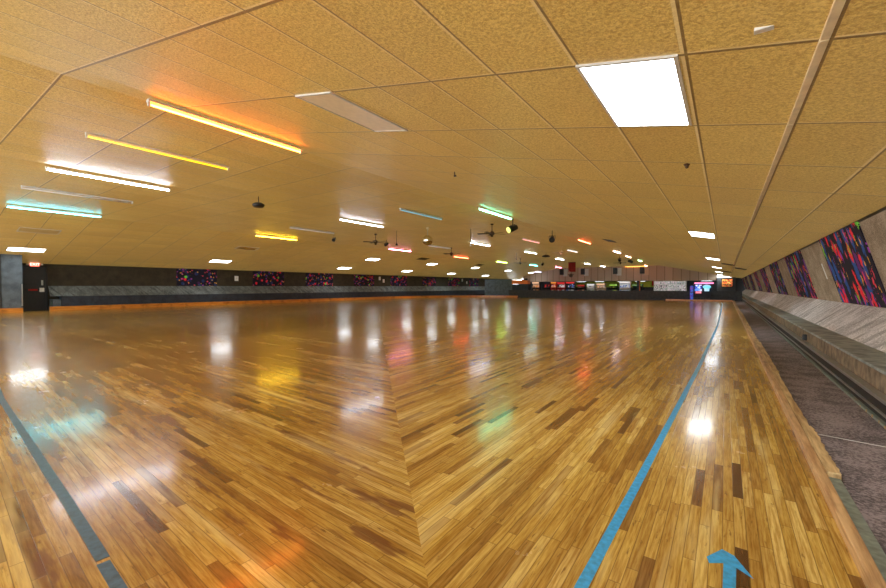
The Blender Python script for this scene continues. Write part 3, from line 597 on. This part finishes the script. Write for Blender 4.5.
items = [(-24.6, 1.0, 1.8, 'black', (W_, K_, Pk, W_), R_, 'with white figures beside the orange counter'),
 (-23.1, 1.1, 1.85, 'black', (P_, O_, K_, P_), P_, 'with peach artwork, second from the left'),
 (-21.4, .8, 1.8, 'black', (K_, K_, R_, K_), K_, 'all black with a narrow body'),
 (-20.4, .8, 1.85, 'red', (W_, O_, K_, R_), O_, 'with an orange lit top'),
 (-19.3, 1.1, 1.8, 'red', (R_, W_, K_, W_), R_, 'red with white panels'),
 (-18.0, 1.2, 1.85, 'black', (B_, K_, W_, K_), R_, 'with a wide red header'),
 (-16.5, 1.0, 1.45, 'black', (R_, K_, P_, K_), (.4, .03, .02), 'low with dark red panels'),
 (-15.2, 1.0, 1.55, 'white', (W_, G_, K_, W_), W_, 'white and green'),
 (-13.9, 1.1, 1.6, 'cream', (P_, W_, K_, P_), P_, 'with peach and white artwork'),
 (-12.3, 1.0, 1.5, 'black', (K_, G_, K_, (.7, .7, .1)), G_, 'with green screen and yellow trim'),
 (-10.9, 1.3, 1.85, 'white', (W_, B_, W_, (.5, .6, .7)), W_, 'white with a round blue emblem'),
 (-9.4, 1.2, 1.5, 'black', (K_, (.0, .1, .06), K_, K_), (.1, .2, .05), 'low and dark under the yellow panel')]
for i, (x, wd, hg, body, sc_, tp, lab) in enumerate(items):
    machine(x+.15, 56.4, wd, hg, M[body], pic('artwork_%d' % i, *sc_, e=.08, sd=i), glow('header_%d' % i, tp, .15, tp), 'arcade machine '+lab+' beyond the half wall')
tag(MB().box((-10.0, YB-.12, 1.15), (-8.4, YB-.05, 1.85)).build('yellow_sign', M['yellow']), 'bright yellow blank panel on the back wall of the games area', 'sign')
t = thing('signpost', 'black post with an orange edge in front of the yellow green wall', 'post', (-9.0, 55.5, 0))
MB().box((-.12, -.12, 0), (.14, .12, 1.92)).build('post', M['black'], t); MB().box((.14, -.12, .2), (.22, .12, 1.9)).build('edge_strip', M['orange'], t)
# orange counter at left
t = thing('counter', 'dark counter with an orange fascia beyond the dark partition', 'counter', (-18.4, 41.02, 0))
MB().box((-1.04, 0, 0), (.9, .6, 1.45)).build('body', M['navy'], t, bevel=.01); MB().box((-1.05, -.04, 1.47), (.85, .6, 1.86)).build('fascia', M['orange'], t)
t = thing('speaker_stack', 'black rounded machine head on top of the orange fascia', 'effect light', (-17.9, 41.3, 1.865)); MB().ball((0, 0, .12), .2, 14, 8, .6).box((-.5, -.1, 0), (.1, .1, .1)).build('housing', M['black'], t)
# white picture display
t = thing('display_case', 'large white lit display case of small black and white pictures', 'display case', (-5.75, 57.4, 0))
MB().box((-1.75, 0, 0), (1.85, .4, 1.88)).build('case_body', M['white'], t)
cols = [(.85, .85, .85), (.6, .62, .66), (.15, .15, .17), (.9, .88, .92), (.4, .5, .45), (.75, .6, .7)]
for r in range(3):
    for c_ in range(7):
        MB().box((-1.68+c_*.5, -.03, .62+r*.42), (-1.68+c_*.5+.44, .0, .62+r*.42+.36)).build('picture', pic('picture_%d_%d' % (r, c_), *random.sample(cols, 4), e=.08, sc=9, sd=r*7+c_), t)
MB().box((-1.95, -.02, 1.3), (-1.75, .05, 1.88)).build('side_strip', M['red'], t)
# neon arcade game in front of the half wall on the right
t = thing('arcade_machine', 'wide arcade machine with magenta light bar, blue poster and cyan dome', 'arcade machine', (-1.6, 39.75, 0))
MB().box((-.85, 0, 0), (-.62, .38, 1.25)).build('left_tower', pic('blue_purple_side', (.05, .03, .35), (.02, .02, .12), (.15, .03, .3), (.02, .1, .5), e=.15), t)
MB().box((-.62, .08, .25), (.62, .38, .75)).build('cabinet', M['navy'], t, bevel=.01)
MB().box((-.62, .1, 0), (.5, .38, .22)).build('base', M['black'], t)
MB().box((-.62, .3, .75), (.72, .38, 1.5)).build('back_panel', M['navy'], t)
MB().box((-.55, .22, 1.42), (.8, .3, 1.52)).build('light_bar', glow('magenta_bar', (1, .12, .35), .55), t, bevel=.01)
MB().box((-.52, .25, .80), (-.02, .3, 1.34)).build('poster', pic('blue_poster', (.02, .08, .6), (.1, .3, .9), (.6, .7, .9), (.02, .03, .3), e=.2), t)
MB().cyl((.33, .2, .80), (.33, .2, 1.1), .16, 16, .2).build('pedestal', glow('pale_cyan_pedestal', (.4, .75, 1), .2), t)
MB().ball((.33, .2, 1.16), .29, 18, 10, .6).build('dome', glow('cyan_dome', (.05, .65, .85), .22), t, smooth=True)
MB().box((-.45, -.02, .62), (-.05, .1, .78)).build('control_panel', glow('red_controls', (.9, .05, .15), .25), t)
# menu board on the pier
t = thing('menu_board', 'backlit orange and red food menu board on the grey pier', 'menu board', (.12, YG-.6, 1.62)); t.scale = (.68, 1, .64)
MB().box((-.75, -.08, -.75), (.85, 0, .75)).build('frame', M['black'], t)
k_ = 0
for r in range(3):
    for c_ in range(3):
        k_ += 1; MB().box((-.68+c_*.5, -.10, -.70+r*.48), (-.68+c_*.5+.46, -.08, -.70+r*.48+.42)).build('food_picture', pic('food_%d' % k_, (.9, .25, .04), (.8, .06, .03), (.9, .55, .12), (.25, .05, .02) if r else (.02, .02, .02), e=.22 if r else .05, sc=7, sd=k_), t)
# small strip lights under the soffit
for i, (x, lab) in enumerate([(-17.0, 'leftmost'), (-14.5, 'second from left'), (-11.5, 'middle'), (-9.3, 'second from right'), (-6.0, 'over the white picture display'), (-1.9, 'rightmost, over the magenta light bar')]):
    t = thing('soffit_light', 'small white strip light under the games area soffit, '+lab, 'ceiling light', (x, 58.9, zb), 0, 'strip lights under the soffit')
    MB().box((-.6, -.3, -.05), (.6, .3, 0)).build('housing', M['white'], t); MB().box((-.55, -.26, -.06), (.55, .26, -.05)).build('diffuser', M['soffit'], t)
